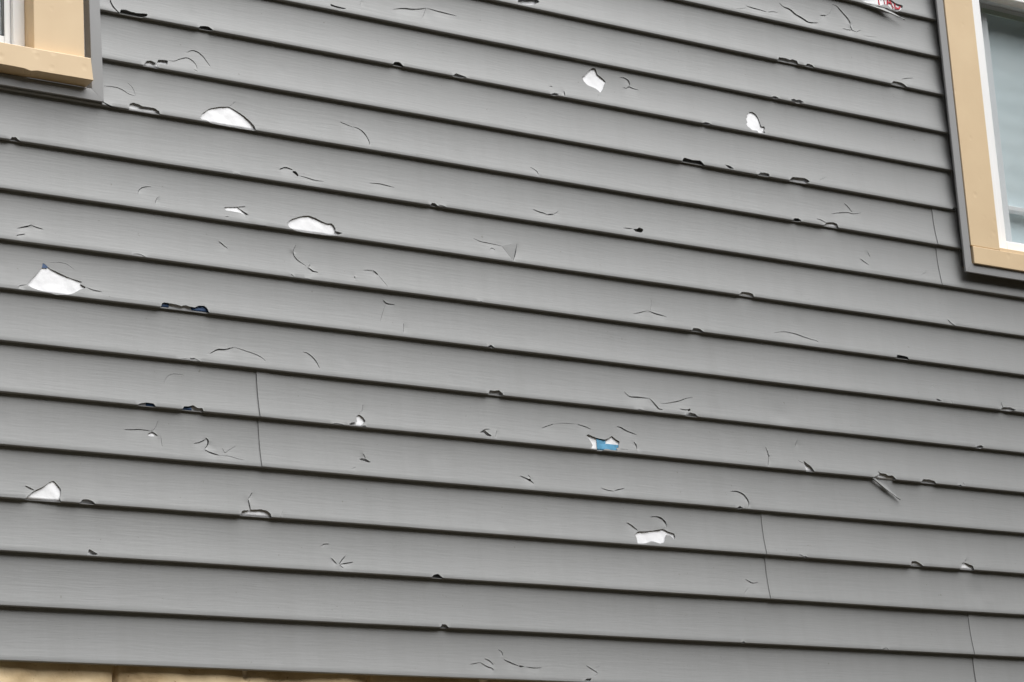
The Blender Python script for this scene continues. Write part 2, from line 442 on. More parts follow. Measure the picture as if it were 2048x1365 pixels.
('L',5,0,[2701.5,-3.4,2711.8,9,2722.4,9.2,2733.2,12.9,2743.4,7.6,2755.5,7.9,2758.1,-3.4,2730.7,-3.4]),
('C',4,2,[2570.5,57.4,2589.6,59.1,2607.4,61.6,2633.7,59.8]),
('C',4,2.5,[2635.2,60,2649.3,50.2]),
('C',4,1.2,[2633.7,59,2644.6,66.9,2652.9,85.8]),
('W',4,0,[2624.9,51.8,2630.5,56,2636.5,57.3,2643.5,52.4,2640.3,48.5,2628.5,48.3]),
('C',4,0.8,[2656.8,51.4,2657.2,37.6,2657.9,27.9]),
('C',4,2.5,[2734.2,41,2749,44.8,2763.2,52.4]),
('C',4,3.5,[2763.6,56.7,2770.1,51.6,2768.4,41.7,2759.9,31.2]),
('C',4,2.5,[2758.3,29.6,2771.4,23.8,2795.2,18.8]),
('C',4,1.2,[2795.2,18.8,2816.7,20,2837.7,15.3,2852.9,13.8]),
('C',4,1.2,[2802.8,36.2,2808,24.9,2817.9,33.3,2837.3,44.8]),
('W',3,0,[2334.7,-3.3,2349.3,10.4,2362.4,20.8,2382.5,30.4,2397.1,41,2406.3,45.3,2413.7,38.4,2421.5,28.3,2420.9,17.5,2417,9.2,2419.7,-1.8,2377.6,-4.1,2352.6,-5]),
('C',3,3,[2342.1,29.2,2351.6,25.2,2361.1,21.2]),
('N',3,0,[2458.6,-1.6,2468.1,8.9,2479.5,10.6,2490.8,7.9,2499.5,-1.6,2478.9,-1.6]),
('C',3,2,[2873.1,54.1,2861.5,37.9]),
('C',3,3,[2861.5,37.9,2863.3,24.1,2864.8,7.5]),
('C',6,2,[3014.9,52.4,3027.5,50.2,3039.5,41.8,3048.1,30.9,3053.2,17.7]),
('N',7,0,[3509.9,3.1,3520,8.2,3532.5,-1.6,3526.1,-1.6]),
('N',6,0,[3501.7,-3.4,3508.7,10.3,3521,10.6,3535.4,13.2,3545.9,5.9,3542.7,-3.4,3518,-3.4]),
('C',5,1.5,[3075,0.8,3088.3,4.2,3104.3,2.8,3116.9,-1.4]),
('W',5,0,[3120.7,4.2,3129.5,9.9,3142.7,12,3144.4,12.7,3143.3,22.8,3147.9,29.1,3152.9,30.4,3162.1,24.5,3167.1,16.2,3157,8,3151.8,5.2,3166.5,5.3,3166.2,2.4,3140.1,2.4]),
('C',5,1.5,[3154.8,32.6,3162.4,42.1,3164.9,55.5]),
('M',5,0,[3474.9,16.3,3488.2,24.9,3496,18.1,3507.3,10.9,3501.7,8.6,3491.4,9.6,3485.2,15.7]),
('C',5,2,[3488.2,24.9,3504.2,26.9]),
('C',5,1.5,[3523.1,24.9,3516.3,7.8]),
('M',4,0,[3146.4,40.4,3158.1,42.8,3164.5,41.9,3176.8,35.1,3170.1,33.7,3160.5,35.8,3151,37.9]),
('C',4,2,[3159.8,53.1,3163.9,42.7]),
('C',4,1,[3125.8,15.8,3136.1,20.9]),
('C',6,3,[3905.1,45.3,3918.3,33.3,3948.9,35.2,3981.2,35.1]),
('C',6,3,[3981.2,35.1,3992.7,23.4,4003.9,10.2,4015.3,9.7]),
('C',6,2,[4012.3,26.2,4027.7,26.7,4071.9,37.2,4097,47.5,4117.1,51]),
('C',6,2.5,[4068.5,17.1,4083.8,15.9,4101.6,17.5]),
('H',6,0,[4091.7,16.6,4102.2,20.8,4102.5,16,4096.8,12.3]),
('C',6,1.5,[3936.3,4.1,3958.7,2]),
('H',6,0,[3963.9,-1.3,3977.8,2.2,3990.4,-2.1,3976.8,-3.9]),
('N',6,0,[4081.2,-1.6,4089,7.5,4101.1,10.6,4116.3,8.1,4124.1,-1.6,4103.6,-1.6]),
('C',5,2,[3652.8,42.1,3671.9,49.9,3690.9,56.1]),
('C',5,1,[3690.9,56.1,3724.2,60.6,3757.2,61.9]),
('C',5,2,[3757.2,61.9,3785.8,56.7,3798.7,52.2]),
('C',5,2.5,[3876.2,66.1,3887.3,65.5,3904.8,57.6,3933.9,50.7]),
('W',5,0,[3781.9,36.3,3788.6,39,3800.8,34.8,3815.1,31.3,3835.2,29.9,3847,34,3857.4,41.1,3867.5,34.2,3878.6,28.9,3874.7,20.8,3872.3,12.8,3863.7,10.6,3868.5,5.4,3848,4.7,3837.2,6.9,3829.6,5.6,3821.5,1,3807.8,-3.8,3806.8,1.3,3788.6,2.9,3795.6,12.7,3789.9,23.1]),
('C',5,1,[3874.8,10,3901.1,10.5]),
('C',5,2.5,[3922.5,31.9,3927.6,23.6,3927.6,12.1]),
('C',4,3,[3582.6,34,3599.6,29.3,3609.6,24.6,3618.6,17.8]),
('C',4,1.5,[3606.3,38.8,3611.2,30.7]),
('H',4,0,[3599.5,28.4,3610.2,29.2,3612.8,22.5,3607.6,22.7]),
('C',4,2,[3811.4,21.8,3829.2,17.9,3849.2,16.3]),
('C',4,2,[3851.3,18,3863,21.3,3882.4,26.3]),
('C',4,3,[4208.9,43.1,4231.1,45.3,4249.9,39.7,4261.4,26.8,4262.3,14.2,4257.6,5.9]),
('N',4,0,[4217.5,-1.6,4230.9,7.5,4241.8,3.2,4229.7,-1.6]),
('C',5,2.5,[4336.9,54.3,4341.5,40.1,4341.7,30.4,4335.9,10.6,4332.1,3.2]),
('N',8,0,[4803.1,-1.6,4810.1,10.7,4829.6,9.2,4845,8.3,4851,-1.6,4827.8,-1.6]),
('H',7,0,[4931.6,10.2,4942.6,9.5,4955.2,5.6,4939.3,4.7]),
('C',7,1,[4925.6,43.2,4940.3,48.8]),
('C',7,1,[4989.9,9.6,4990.6,2.7]),
('C',7,1.5,[5175,24.1,5176.5,-0.5]),
('L',7,0,[5157.1,-3.4,5175.9,9.1,5204.3,11.4,5227.3,5,5183.1,-3.4]),
('N',6,0,[5055.5,-1.6,5066.9,7,5081,9.2,5087.8,4.3,5069.9,-1.6]),
('C',5,2,[4442,79.4,4435,64.1]),
('V',5,0,[4454.3,28.3,4461.7,23.6,4476.6,14.1,4486.1,-1.6,4500.5,-1.6,4508.1,-1.6,4537.7,-1.6,4502.9,-1.6,4459.5,-1.6,4457.4,-1.6]),
('C',5,1,[4435.4,28.2,4454.3,20]),
('L',5,0,[4676.2,-1.6,4696.7,8.2,4705.7,10.8,4701,19.5,4708.6,14.7,4725.8,14.3,4735.6,9.6,4751.2,11.7,4763.3,-1.6,4767.4,-1.6,4731.5,-1.6,4697.1,-1.6]),
('L',5,0,[4841.9,-3.4,4857.6,10.2,4881.9,10.4,4896.9,7.9,4902.2,-3.4,4870.9,-3.4]),
('N',5,0,[4968.7,-1.6,4988.5,5.2,4992.9,-1.6]),
('C',5,1,[4999.8,12.5,5004.6,4.4]),
('M',2,0,[2477.8,3.4,2479.8,12.8,2482,16.1,2488.9,12.9,2501.2,6.3,2495.4,4.6,2485.4,3.1]),
('V',3,0,[2834.6,-3.4,2844.5,11.5,2861.6,14,2877.1,15.8,2892.6,17.6,2904.8,15.2,2913.5,8.8,2915.1,-3.4,2894.2,-3.4,2857.3,-3.4]),
('C',3,1,[2944.3,17.8,2938.2,3.4,2930,-1.7]),
('C',2,2,[3040.5,56.8,3049,62.1,3061.8,62.9]),
('C',2,2.5,[3063.2,31.3,3076,17.5]),
('C',2,2.5,[3081.8,17.8,3088.2,26.6,3100.6,38.6]),
('C',2,2.5,[3083.1,17.9,3102,21.8,3118.4,25]),
('C',2,1.5,[3081.8,17.3,3092.7,9.5]),
('N',2,0,[3316.9,-1.6,3325,6.8,3338.8,10.3,3353.8,-1.6,3344.3,-1.6]),
('N',1,0,[3330.2,-3.4,3341.6,8.4,3351.6,8.2,3361.5,-3.4,3343.9,-3.4]),
('C',0,2,[3413.2,32.7,3440.9,37.9]),
('C',0,2.5,[3440.9,37.9,3458.3,28.6,3471.5,25.6,3474.2,20.6]),
('C',0,2,[3453.9,46.9,3467,43.1,3476,33.4]),
('C',0,1.5,[3494.4,69.1,3504,64.3,3504.6,55.8]),
('C',0,2.5,[3505.2,47.2,3526.1,39.4,3545.8,32.9]),
('H',0,0,[3544.2,33.7,3551.2,34.5,3561.2,32,3548.9,30.4]),
('C',0,2,[3561.2,32,3587,29.9,3609.8,31.2]),
('C',3,3,[3884.5,54.8,3898.3,48.4,3915,36.3]),
('C',3,3.5,[3958.5,72.8,3977.8,75.7,3992.3,72,4002.3,63.4,4004,55.8,3997.7,47.6]),
('W',3,0,[3904.1,26.5,3914.8,34.8,3941.2,36.4,3968.3,41.2,3993.7,45.9,4006,40.5,4024.3,36.1,4025.9,27.8,4021.8,21.4,4011.9,30,3999,32.3,3995.2,21.3,3988,11.7,3974.2,8.4,3952.4,13.2,3928.7,5.7,3907.8,3.2,3907.5,17.5]),
('C',2,2,[4234.8,47.4,4255.4,37.6,4274,41.7]),
('C',2,1.2,[4223,11.1,4239.5,25.9]),
('N',1,0,[4197.6,-1.6,4207.2,5.8,4215.1,-1.6]),
('C',0,2,[3736.6,40.5,3749.9,33.7,3765.7,24.5]),
('C',0,0.8,[3757.1,33.9,3778.3,43.3]),
('C',0,0.8,[3752.4,14.8,3766.5,24.6]),
('W',0,0,[3722.3,4.6,3732,9.9,3746.5,11.2,3740.1,4.3]),
('C',3,2,[4409.9,7.8,4425.1,2.3]),
('N',3,0,[4419.2,-1.6,4429,5.2,4438,-1.6]),
('L',3,0,[4779.5,-3.4,4786.9,11.8,4802.4,13.9,4814.4,8.9,4831.4,-3.4,4801.7,-3.4]),
('C',3,2,[4986.2,32.2,4970.9,14.6]),
('V',3,0,[4932.2,-3.4,4952,-3.4,4968.4,19.7,4985.7,17.2,5002.5,12,5005.7,-3.4,4977.5,-3.4]),
('C',1,1.5,[4617.2,-5.2,4635.4,1.8,4652,0.8,4670.3,7.8,4679.3,0.2]),
]

ZK = [-0.0003, 0.1099, 0.221, 0.3307, 0.4401, 0.551, 0.6598, 0.772, 0.8784, 0.9889, 1.099, 1.2112, 1.3193, 1.432, 1.5397, 1.6496, 1.7596, 1.868, 1.98, 2.09, 2.2, 2.31]
DEPTH = 0.0099       # how far a course's lip stands proud of its top
RAD = 0.0028         # rounded lip
BOW = -0.0030        # boards are slightly hollow: the lower edge flares outwards
NC = len(ZK) - 1
WIN_L = (1.55, 2.518, 1.229, 2.66)    # openings in the siding: u0, u1, z0, z1
WIN_R = (5.086, 6.25, 1.151, 2.62)

def prof(k, h):
    """point of course k's profile: h metres above the lip; negative h runs back under the lip"""
    H = ZK[k + 1] - ZK[k]
    c = DEPTH * RAD / H
    if h >= RAD:
        t = min(h / H, 1.1)
        return DEPTH * h / H - BOW * math.sin(math.pi * min(t, 1)), ZK[k] + h
    e = RAD * (1 - math.pi / 2)
    if h >= e:
        a = (RAD - h) / RAD
        bul = BOW * math.sin(math.pi * RAD / H)
        return c - bul + RAD - RAD * math.cos(a), ZK[k] + RAD - RAD * math.sin(a)
    d = e - h
    return c + RAD - 0.0003 + d, ZK[k] + 0.05 * d

H_END = RAD * (1 - math.pi / 2) - (DEPTH - RAD + 0.0016)

def pip(poly, x, y):
    ins = False
    n = len(poly)
    j = n - 1
    for i in range(n):
        xi, yi = poly[i]; xj, yj = poly[j]
        if (yi > y) != (yj > y) and x < (xj - xi) * (y - yi) / (yj - yi) + xi:
            ins = not ins
        j = i
    return ins

def resample(pts, step):
    out = [pts[0]]
    for a, b in zip(pts, pts[1:]):
        n = max(1, int(math.hypot(b[0] - a[0], b[1] - a[1]) / step))
        for i in range(1, n + 1):
            out.append((a[0] + (b[0] - a[0]) * i / n, a[1] + (b[1] - a[1]) * i / n))
    return out

def smooth_line(pts, closed=False, c=0.2):
    """one round of corner cutting so that traced outlines do not look chopped"""
    out = [] if closed else [pts[0]]
    n = len(pts)
    rng_ = range(n) if closed else range(n - 1)
    for i in rng_:
        a, b = pts[i], pts[(i + 1) % n]
        out.append((a[0] * (1 - c) + b[0] * c, a[1] * (1 - c) + b[1] * c))
        out.append((a[0] * c + b[0] * (1 - c), a[1] * c + b[1] * (1 - c)))
    if not closed:
        out.append(pts[-1])
    return out

HOLES = {k: [] for k in range(NC)}       # polygons cut from each course (mm)
CRACKS = {k: [] for k in range(NC)}      # (polyline mm, width mm)
BULGE = []                               # white openings: housewrap pushed forward behind them
crng = random.Random(11)
for kind, k, w, flat in DAMAGE:
    pts = [(flat[i], flat[i + 1]) for i in range(0, len(flat), 2)]
    if kind == 'C':
        pts = resample(smooth_line(pts), 6.0)
        wm = w * CRACK_W if w >= 1.5 else w * CRACK_W * 0.8
        n = len(pts)
        left, right = [], []
        for i, p in enumerate(pts):
            a = pts[max(0, i - 1)]; b = pts[min(n - 1, i + 1)]
            dx, dy = b[0] - a[0], b[1] - a[1]
            L = math.hypot(dx, dy) or 1
            t = i / (n - 1)
            hw = 0.5 * wm * (0.12 + 0.88 * math.sin(math.pi * min(max(t, 0.0), 1.0)) ** 0.6) * crng.uniform(0.75, 1.2)
            left.append((p[0] - dy / L * hw, p[1] + dx / L * hw))
            right.append((p[0] + dy / L * hw, p[1] - dx / L * hw))
        HOLES[k].append(left + right[::-1])
        CRACKS[k].append((pts, wm))
    else:
        pts = smooth_line(pts, True, 0.11)
        if kind in 'NLV':
            pts = [(u, h if h < 0 else h + crng.uniform(-0.5, 0.5)) for u, h in resample(pts, 3.0)]
        else:
            pts = [(u + crng.uniform(-0.25, 0.25), h + crng.uniform(-0.25, 0.25)) for u, h in resample(pts, 3.5)]
        if kind == 'N' and crng.random() < 0.75:
            kind = 'P'
        HOLES[k].append(pts)
        if kind in 'WVLMPQ':
            us = [p[0] for p in pts]; hs = [p[1] for p in pts]
            small = kind == 'W' and max(hs) - min(hs) < 17
            mg = 3 if small else 14
            BULGE.append((k, (min(us) + max(us)) / 2, (min(hs) + max(hs)) / 2, (max(us) - min(us)) / 2 + mg, (max(hs) - min(hs)) / 2 + mg, {'W': 0.0044, 'V': 0.0050, 'L': 0.0058, 'M': 0.006, 'P': 0.0075, 'Q': 0.0105}[kind] * (0.84 if small else 1)))
# two places where the lip itself is torn off and hangs down as a strip
STRIPS = [(17, 4806, 4938), (5, 4680, 4755)]
for k, a, b, *_ in STRIPS:
    HOLES[k].append([(a, -30), (b, -30), (b, 1.0), (b - 6, 3.0), (a + 40, 2.2), (a, -1.0)])

FLAP = [(3571.6, 39.2), (3618.2, 51.6), (3598.3, 4.4)]      # triangular piece on course 9, bent outwards along its left side
HOLES[9].append(FLAP)

def dent(k, u, h):
    """inward push of the face (metres) next to the cracks and over the hail bruises; u, h in mm"""
    s = 0.0
    for pts, w, x0, x1, y0, y1 in CRK[k]:
        if not (x0 < u < x1 and y0 < h < y1):
            continue
        best, bt, side = 1e9, 0, 0
        n = len(pts)
        for i in range(n - 1):
            a, b = pts[i], pts[i + 1]
            dx, dy = b[0] - a[0], b[1] - a[1]
            L2 = dx * dx + dy * dy or 1e-9
            t = ((u - a[0]) * dx + (h - a[1]) * dy) / L2
            t = min(1, max(0, t))
            d = math.hypot(u - a[0] - t * dx, h - a[1] - t * dy)
            if d < best:
                best, bt = d, (i + t) / (n - 1)
                cr = dx * (h - a[1]) - dy * (u - a[0])     # >0 : left of the direction of travel
                up = cr if dx > 0 else -cr
                side = 1 if up < 0 else 0                  # 1 = the side below the crack
        if side:
            s += 0.00048 * w * math.sin(math.pi * bt) * math.exp(-(best / 12.0) ** 2)
        else:
            s -= 0.00018 * w * math.sin(math.pi * bt) * math.exp(-(best / 6.0) ** 2)
    for c, uu, hh, r, a in BRUISE:
        if c == k:
            d2 = ((u - uu) ** 2 + ((h - hh) * 1.2) ** 2) / (r * r)
            if d2 < 9:
                s += a * math.exp(-d2)
    return s

CRK = {}
for k in range(NC):
    CRK[k] = []
    for pts, w in CRACKS[k]:
        us = [p[0] for p in pts]; hs = [p[1] for p in pts]
        CRK[k].append((pts, w, min(us) - 30, max(us) + 30, min(hs) - 30, max(hs) + 30))
BRUISE = []
brng = random.Random(5)
for k in range(NC):
    for _ in range(9):
        BRUISE.append((k, brng.uniform(2250, 5400), brng.uniform(10, 95), brng.uniform(9, 22), brng.uniform(-0.0001, 0.0005)))
BRUISE += [(6, 4395, 30, 30, 0.0016), (17, 4850, 10, 30, -0.001), (2, 5010, 55, 28, 0.0012), (2, 5050, 35, 16, -0.0008)]

def build_course(k, u0, u1, vs, fs, end_l, end_r, wave):
    """append course k between u0 and u1 (metres) to vs / fs"""
    H = ZK[k + 1] - ZK[k]
    rows = [H_END, (H_END + RAD * (1 - math.pi / 2)) / 2]
    e = RAD * (1 - math.pi / 2)
    rows += [e + (RAD - e) * i / 5 for i in range(6)]
    nf = 12
    rows += [RAD + (H + 0.008 - RAD) * i / nf for i in range(1, nf + 1)]
    us = [u0]
    while us[-1] < u1 - 1e-6:
        x = us[-1]
        st = 0.011 if 2.2 < x < 5.5 else 0.06
        us.append(min(u1, x + st))
    if us[-1] - us[-2] < 0.002:
        us.pop(-2)
    pv, pe, pf = [], [], []
    for h in rows:
        b = len(pv)
        for x in us:
            pv.append(Vector((x * 1000, h * 1000)))
        pe += [(b + i, b + i + 1) for i in range(len(us) - 1)]
    holes = []
    for poly in HOLES[k]:
        xs = [p[0] for p in poly]
        if max(xs) < u0 * 1000 or min(xs) > u1 * 1000:
            continue
        poly = [(min(max(x, u0 * 1000 - 5), u1 * 1000 + 5), y) for x, y in poly]
        holes.append(poly)
    for (wu0, wu1, wz0, wz1) in (WIN_L, WIN_R):
        if wu1 > u0 and wu0 < u1 and wz0 < ZK[k + 1] and wz1 > ZK[k]:
            holes.append([(wu0 * 1000, (wz0 - ZK[k]) * 1000), (wu1 * 1000, (wz0 - ZK[k]) * 1000), (wu1 * 1000, 400), (wu0 * 1000, 400)])
    lo_h, hi_h = H_END * 1000, (H + 0.008) * 1000
    for poly in holes:
        b = len(pv)
        pts = [(x, min(max(y, lo_h), hi_h)) for x, y in poly]
        pts = resample(pts + [pts[0]], 4.0)[:-1]
        for p in pts:
            pv.append(Vector(p))
        n = len(pts)
        pe += [(b + i, b + (i + 1) % n) for i in range(n)]
    v2, e2, f2, *_ = delaunay_2d_cdt(pv, pe, [], 0, 1e-3)
    bbs = [(min(p[0] for p in q), max(p[0] for p in q), min(p[1] for p in q), max(p[1] for p in q)) for q in holes]
    base = len(vs)
    for v in v2:
        u, h = v.x, v.y
        y, z = prof(k, h / 1000)
        x = u / 1000
        d = dent(k, u, h)
        fade = min(1.0, max(0.0, (H * 1000 - h) / 25.0))
        wv = sum(a * math.sin(f * x + p + 1.3 * k) for a, f, p in wave)
        d += wv * (0.35 + 0.65 * fade)
        z += 0.9 * sum(a * math.sin(0.7 * f * x + 2 * p + k) for a, f, p in wave)
        if end_l:                                   # free, overlapping end: springs slightly off the wall
            d -= 0.0011 * math.exp(-((x - u0) / 0.03) ** 2) + 0.0005
        if end_r:
            d += 0.0011 * math.exp(-(max(0.0, u1 + 0.02 - x) / 0.06) ** 2)
        vs.append((x, y + d, z))
    lo_u, hi_u = u0 * 1000, u1 * 1000
    for f in f2:
        cx = sum(v2[i].x for i in f) / 3; cy = sum(v2[i].y for i in f) / 3
        if not (lo_u <= cx <= hi_u):
            continue
        bad = False
        for q, bb in zip(holes, bbs):
            if bb[0] <= cx <= bb[1] and bb[2] <= cy <= bb[3] and pip(q, cx, cy):
                bad = True
                break
        if not bad:
            fs.append(tuple(base + i for i in f))

def finish_sheet(o, th=0.0010):
    md = o.modifiers.new("thickness", 'SOLIDIFY')
    md.thickness = th; md.offset = -1.0
    es = o.modifiers.new("edges", 'EDGE_SPLIT')
    es.split_angle = math.radians(38)
    return o

# ------------------------------------------------------------------ ground and house
g = mesh_obj("ground", [(-400, -400, -2.45), (400, -400, -2.45), (400, 400, -2.45), (-400, 400, -2.45)], [(0, 1, 2, 3)], M_GROUND)
g['kind'] = 'structure'

# unseen trees added behind the camera only to block the low sky
M_LEAF = plain("added_wood_foliage", (0.045, 0.06, 0.025), 0.8, 0.4, 1.5)
trng = random.Random(21)
vs, fs = [], []
for t_i in range(64):
    az = math.radians(-8 + 196 * (t_i + trng.uniform(-.3, .3)) / 64)
    rr = trng.uniform(7.2, 8.6)
    cx, cy = 3.8 + rr * math.cos(az), -1.5 - rr * math.sin(az)
    if math.hypot(cx, cy + 4.95) < 3.2:
        continue
    hgt = trng.uniform(ADDED_WOOD_H - 1.2, ADDED_WOOD_H + 1.0)
    # trunk
    b = len(vs)
    for j in range(6):
        a = j * math.pi / 3
        vs += [(cx + .2 * math.cos(a), cy + .2 * math.sin(a), -2.5), (cx + .1 * math.cos(a), cy + .1 * math.sin(a), -2.5 + hgt * .7)]
    for j in range(6):
        p, q_ = b + 2 * j, b + 2 * ((j + 1) % 6)
        fs.append((p, q_, q_ + 1, p + 1))
    for c in range(420):                          # leaf clumps through an uneven crown
        th, ph, r = trng.uniform(0, 6.283), trng.uniform(-1, 1), trng.random() ** .45
        s = math.sqrt(1 - ph * ph)
        lump = 1 + .25 * math.sin(3 * th + t_i) * s
        p = Vector((cx + 1.7 * r * lump * s * math.cos(th), cy + 1.7 * r * lump * s * math.sin(th), -2.5 + hgt * .5 + hgt * .5 * r * ph))
        e1 = Vector((trng.gauss(0, 1), trng.gauss(0, 1), trng.gauss(0, 1))).normalized() * trng.uniform(.25, .5)
        e2 = e1.cross(Vector((trng.gauss(0, 1), trng.gauss(0, 1), trng.gauss(0, 1)))).normalized() * trng.uniform(.2, .4)
        b = len(vs)
        vs += [tuple(p + e1), tuple(p + e2), tuple(p - e1), tuple(p - e2)]
        fs.append((b, b + 1, b + 2, b + 3))
added_wood = mesh_obj("added_wood", vs, fs, M_LEAF)
added_wood['kind'] = 'stuff'

house = empty("house", (3.8, 0.02, -2.45))
house['label'] = "grey clapboard house wall full of hail holes, with two tan-framed windows and a beige foundation"
house['category'] = "house"

U_MIN, U_MAX = 1.2, 6.7
SEAMS = {0: [4.974], 1: [4.3045], 2: [2.8955], 5: [4.9985]}
PANEL_LABELS = {
    (0, 0): "lowest grey siding panel, resting just above the beige foundation",
    (1, 0): "grey siding panel with a white hole shaped like a moustache near its right end",
    (2, 1): "grey siding panel with a star-shaped hole showing blue print and a thin strip hanging off its lip",
    (3, 0): "grey siding panel with a pointed white hole at the left and navy print showing in a broken lip",
    (4, 0): "grey siding panel with a whale-shaped white hole and a pressed-in triangular flap",
    (5, 0): "grey siding panel under the left window with a broad white dome-shaped hole",
    (6, 0): "grey siding panel between the windows with two small upright white holes",
    (7, 0): "grey siding panel between the windows, its lip chipped in two places",
    (8, 0): "torn grey siding panel with white housewrap and red lettering showing above a hanging strip",
}
STRIP_PARENT = {}
for i in range(NC // 2):
    ks = (2 * i, 2 * i + 1)
    z0, z1 = ZK[2 * i], ZK[2 * i + 2]
    cuts = list(SEAMS.get(i, []))
    spans = []
    lo, hi = U_MIN, U_MAX
    def full(w): return w[2] <= z0 + 0.02 and w[3] >= z1
    segs = []
    edges = [U_MIN] + cuts + [U_MAX]
    for a, b in zip(edges, edges[1:]):
        segs.append([a, b, a in cuts, b in cuts])
    for w in (WIN_L, WIN_R):
        if full(w):
            new = []
            for s in segs:
                if w[0] > s[0] and w[1] < s[1]:
                    new.append([s[0], w[0], s[2], False]); new.append([w[1], s[1], False, s[3]])
                else:
                    new.append(s)
            segs = new
    n_vis = 0
    for a, b, el, er in segs:
        vs, fs = [], []
        prng = random.Random(int(100 * i + a * 10))
        wave = [(prng.uniform(.0001, .0004), prng.uniform(4, 9), prng.uniform(0, 6)),
                (prng.uniform(.0001, .00025), prng.uniform(11, 19), prng.uniform(0, 6))]
        for k in ks:
            build_course(k, a, b + (0.03 if er else 0), vs, fs, el, er, wave)
        visible = b > 2.3 and a < 5.4
        lab = PANEL_LABELS.get((i, n_vis)) if visible else None
        o = mesh_obj("siding_panel", vs, fs, M_SIDE, house, smooth=True, label=lab)
        finish_sheet(o)
        if visible:
            n_vis += 1
        if 9 in ks and a < 3.59 < b:
            PANEL_9 = o
        for k, sa, sb, *_ in STRIPS:
            if k in ks and a < sa / 1000 < b:
                STRIP_PARENT[k] = o

# the two strips of lip that were torn loose and hang: face piece above, folded return behind
for k, p0, p1, wd, hm, ret in (
        (17, (4.795, 0.0005, 0.0010), (4.960, -0.0050, -0.0225), (0.10, 0.34, 0.93), 0.0120, 0.0165),
        (5, (4.679, 0.0005, 0.0000), (4.7700, 0.0015, -0.0502), (0.56, 0.22, 0.78), 0.0130, 0.0035)):
    vs, fs = [], []
    nu = 28
    w = Vector(wd).normalized()
    for iu in range(nu + 1):
        t = iu / nu
        c = Vector(p0).lerp(Vector(p1), t)
        c.z += ZK[k] + 0.004 * math.sin(math.pi * t) * (1 if k == 17 else -0.5)
        taper = (1 - t ** 5) * (1 - t) ** 0.25 if t < 1 else 0.0
        top = (0.0018 + hm * math.sin(math.pi * min(1, t * 0.93)) ** 0.8 * (1 + 0.2 * math.sin(15 * t + 1.5))) * max(taper, 0.05)
        rr = (0.002 + ret * (1 - t) ** 0.3 * (0.8 + 0.2 * math.sin(5 * t))) * max(taper, 0.05)
        n_ = Vector((0, -1, 0.35)).normalized()
        sec = [c + w * top, c + w * top * .66 - n_ * top * .05, c + w * top * .33 - n_ * top * .04, c + w * 0.0007, c + Vector((0, 0.0008, -0.0002)), c + Vector((0, rr * .5, 0.0002)), c + Vector((0, rr, 0.0012))]
        vs += [tuple(p) for p in sec]
    for iu in range(nu):
        for ih in range(6):
            p = iu * 7 + ih
            fs.append((p, p + 1, p + 8, p + 7))
    o = mesh_obj("torn_strip", vs, fs, M_SIDE, STRIP_PARENT[k], smooth=True,
                 label="torn strip of siding lip hanging down by its left end")
    finish_sheet(o, 0.0011)

vs, fs = [], []
nn = 6
A_, B_, C_ = [(u / 1000, prof(9, h / 1000)[0], prof(9, h / 1000)[1]) for u, h in FLAP]
A_, C_ = Vector(A_), Vector(C_)
B_ = Vector((3.6135, B_[1] - 0.0058, B_[2] - 0.0010))
idx = {}
for i in range(nn + 1):
    for j in range(nn + 1 - i):
        idx[i, j] = len(vs)
        vs.append(tuple(A_ + (B_ - A_) * (i / nn) + (C_ - A_) * (j / nn)))
for i in range(nn):
    for j in range(nn - i):
        fs.append((idx[i, j], idx[i, j + 1], idx[i + 1, j]))
        if i + j < nn - 1:
            fs.append((idx[i + 1, j], idx[i, j + 1], idx[i + 1, j + 1]))
finish_sheet(mesh_obj("bent_flap", vs, fs, M_SIDE, PANEL_9, label="triangular flap of siding bent along a crease"))

# housewrap behind the siding, billowing forward behind the open holes
def face_y(z):
    k = 0
    while k < NC - 1 and z >= ZK[k + 1]:
        k += 1
    return DEPTH * (z - ZK[k]) / (ZK[k + 1] - ZK[k])

def wrap_y(x, z):
    y = 0.0205
    for k, cu, ch, ru, rh, gap in BULGE:
        du = (x * 1000 - cu) / (ru + (22 if rh > 12 else 9)); dz = ((z - ZK[k]) * 1000 - ch) / (rh + (12 if rh > 12 else 6))
        r = max(abs(du), abs(dz))
        if r < 1:
            w = min(1.0, (1 - r) * 4.0)
            fy = face_y(z) + gap
            if z < ZK[k] + 0.0018:
                fy = 0.0205
            y = min(y, 0.0205 + (fy - 0.0205) * w)
    if y < 0.0204:
        c = noise.noise(Vector((x * 34, z * 22, 2.0))) + 0.6 * noise.noise(Vector((x * 90 + z * 60, z * 40, 7.0)))
        y += min(0.0204 - y, 0.0011 + 0.0013 * c)
    return y

vs, fs = [], []
xs = [1.2 + 0.1 * i for i in range(11)] + [2.25 + 0.006 * i for i in range(1, 534)] + [5.5 + 0.1 * i for i in range(1, 13)]
zs = []
for k in range(NC):
    H = ZK[k + 1] - ZK[k]
    zs += [ZK[k] + 0.0012, ZK[k] + 0.0024] + [ZK[k] + 0.0024 + (H - 0.0022) * i / 20 for i in range(1, 20)] + [ZK[k + 1] - 0.001]
nx = len(xs)
bul_rows = {}
for j, z in enumerate(zs):
    near = [b for b in BULGE if abs((z - ZK[b[0]]) * 1000 - b[2]) < b[4] + 14]
    for x in xs:
        if near and any(abs(x * 1000 - b[1]) < b[3] + 24 for b in near):
            y = wrap_y(x, z)
        else:
            y = 0.0205
        vs.append((x, y, z))
def in_win(x, z, w, m=0.0): return w[0] + m < x < w[1] - m and w[2] + m < z < w[3] - m
for j in range(len(zs) - 1):
    for i in range(nx - 1):
        xc, zc = (xs[i] + xs[i + 1]) / 2, (zs[j] + zs[j + 1]) / 2
        if in_win(xc, zc, WIN_L, 0.02) or in_win(xc, zc, WIN_R, 0.02):
            continue
        p = j * nx + i
        fs.append((p, p + 1, p + nx + 1, p + nx))
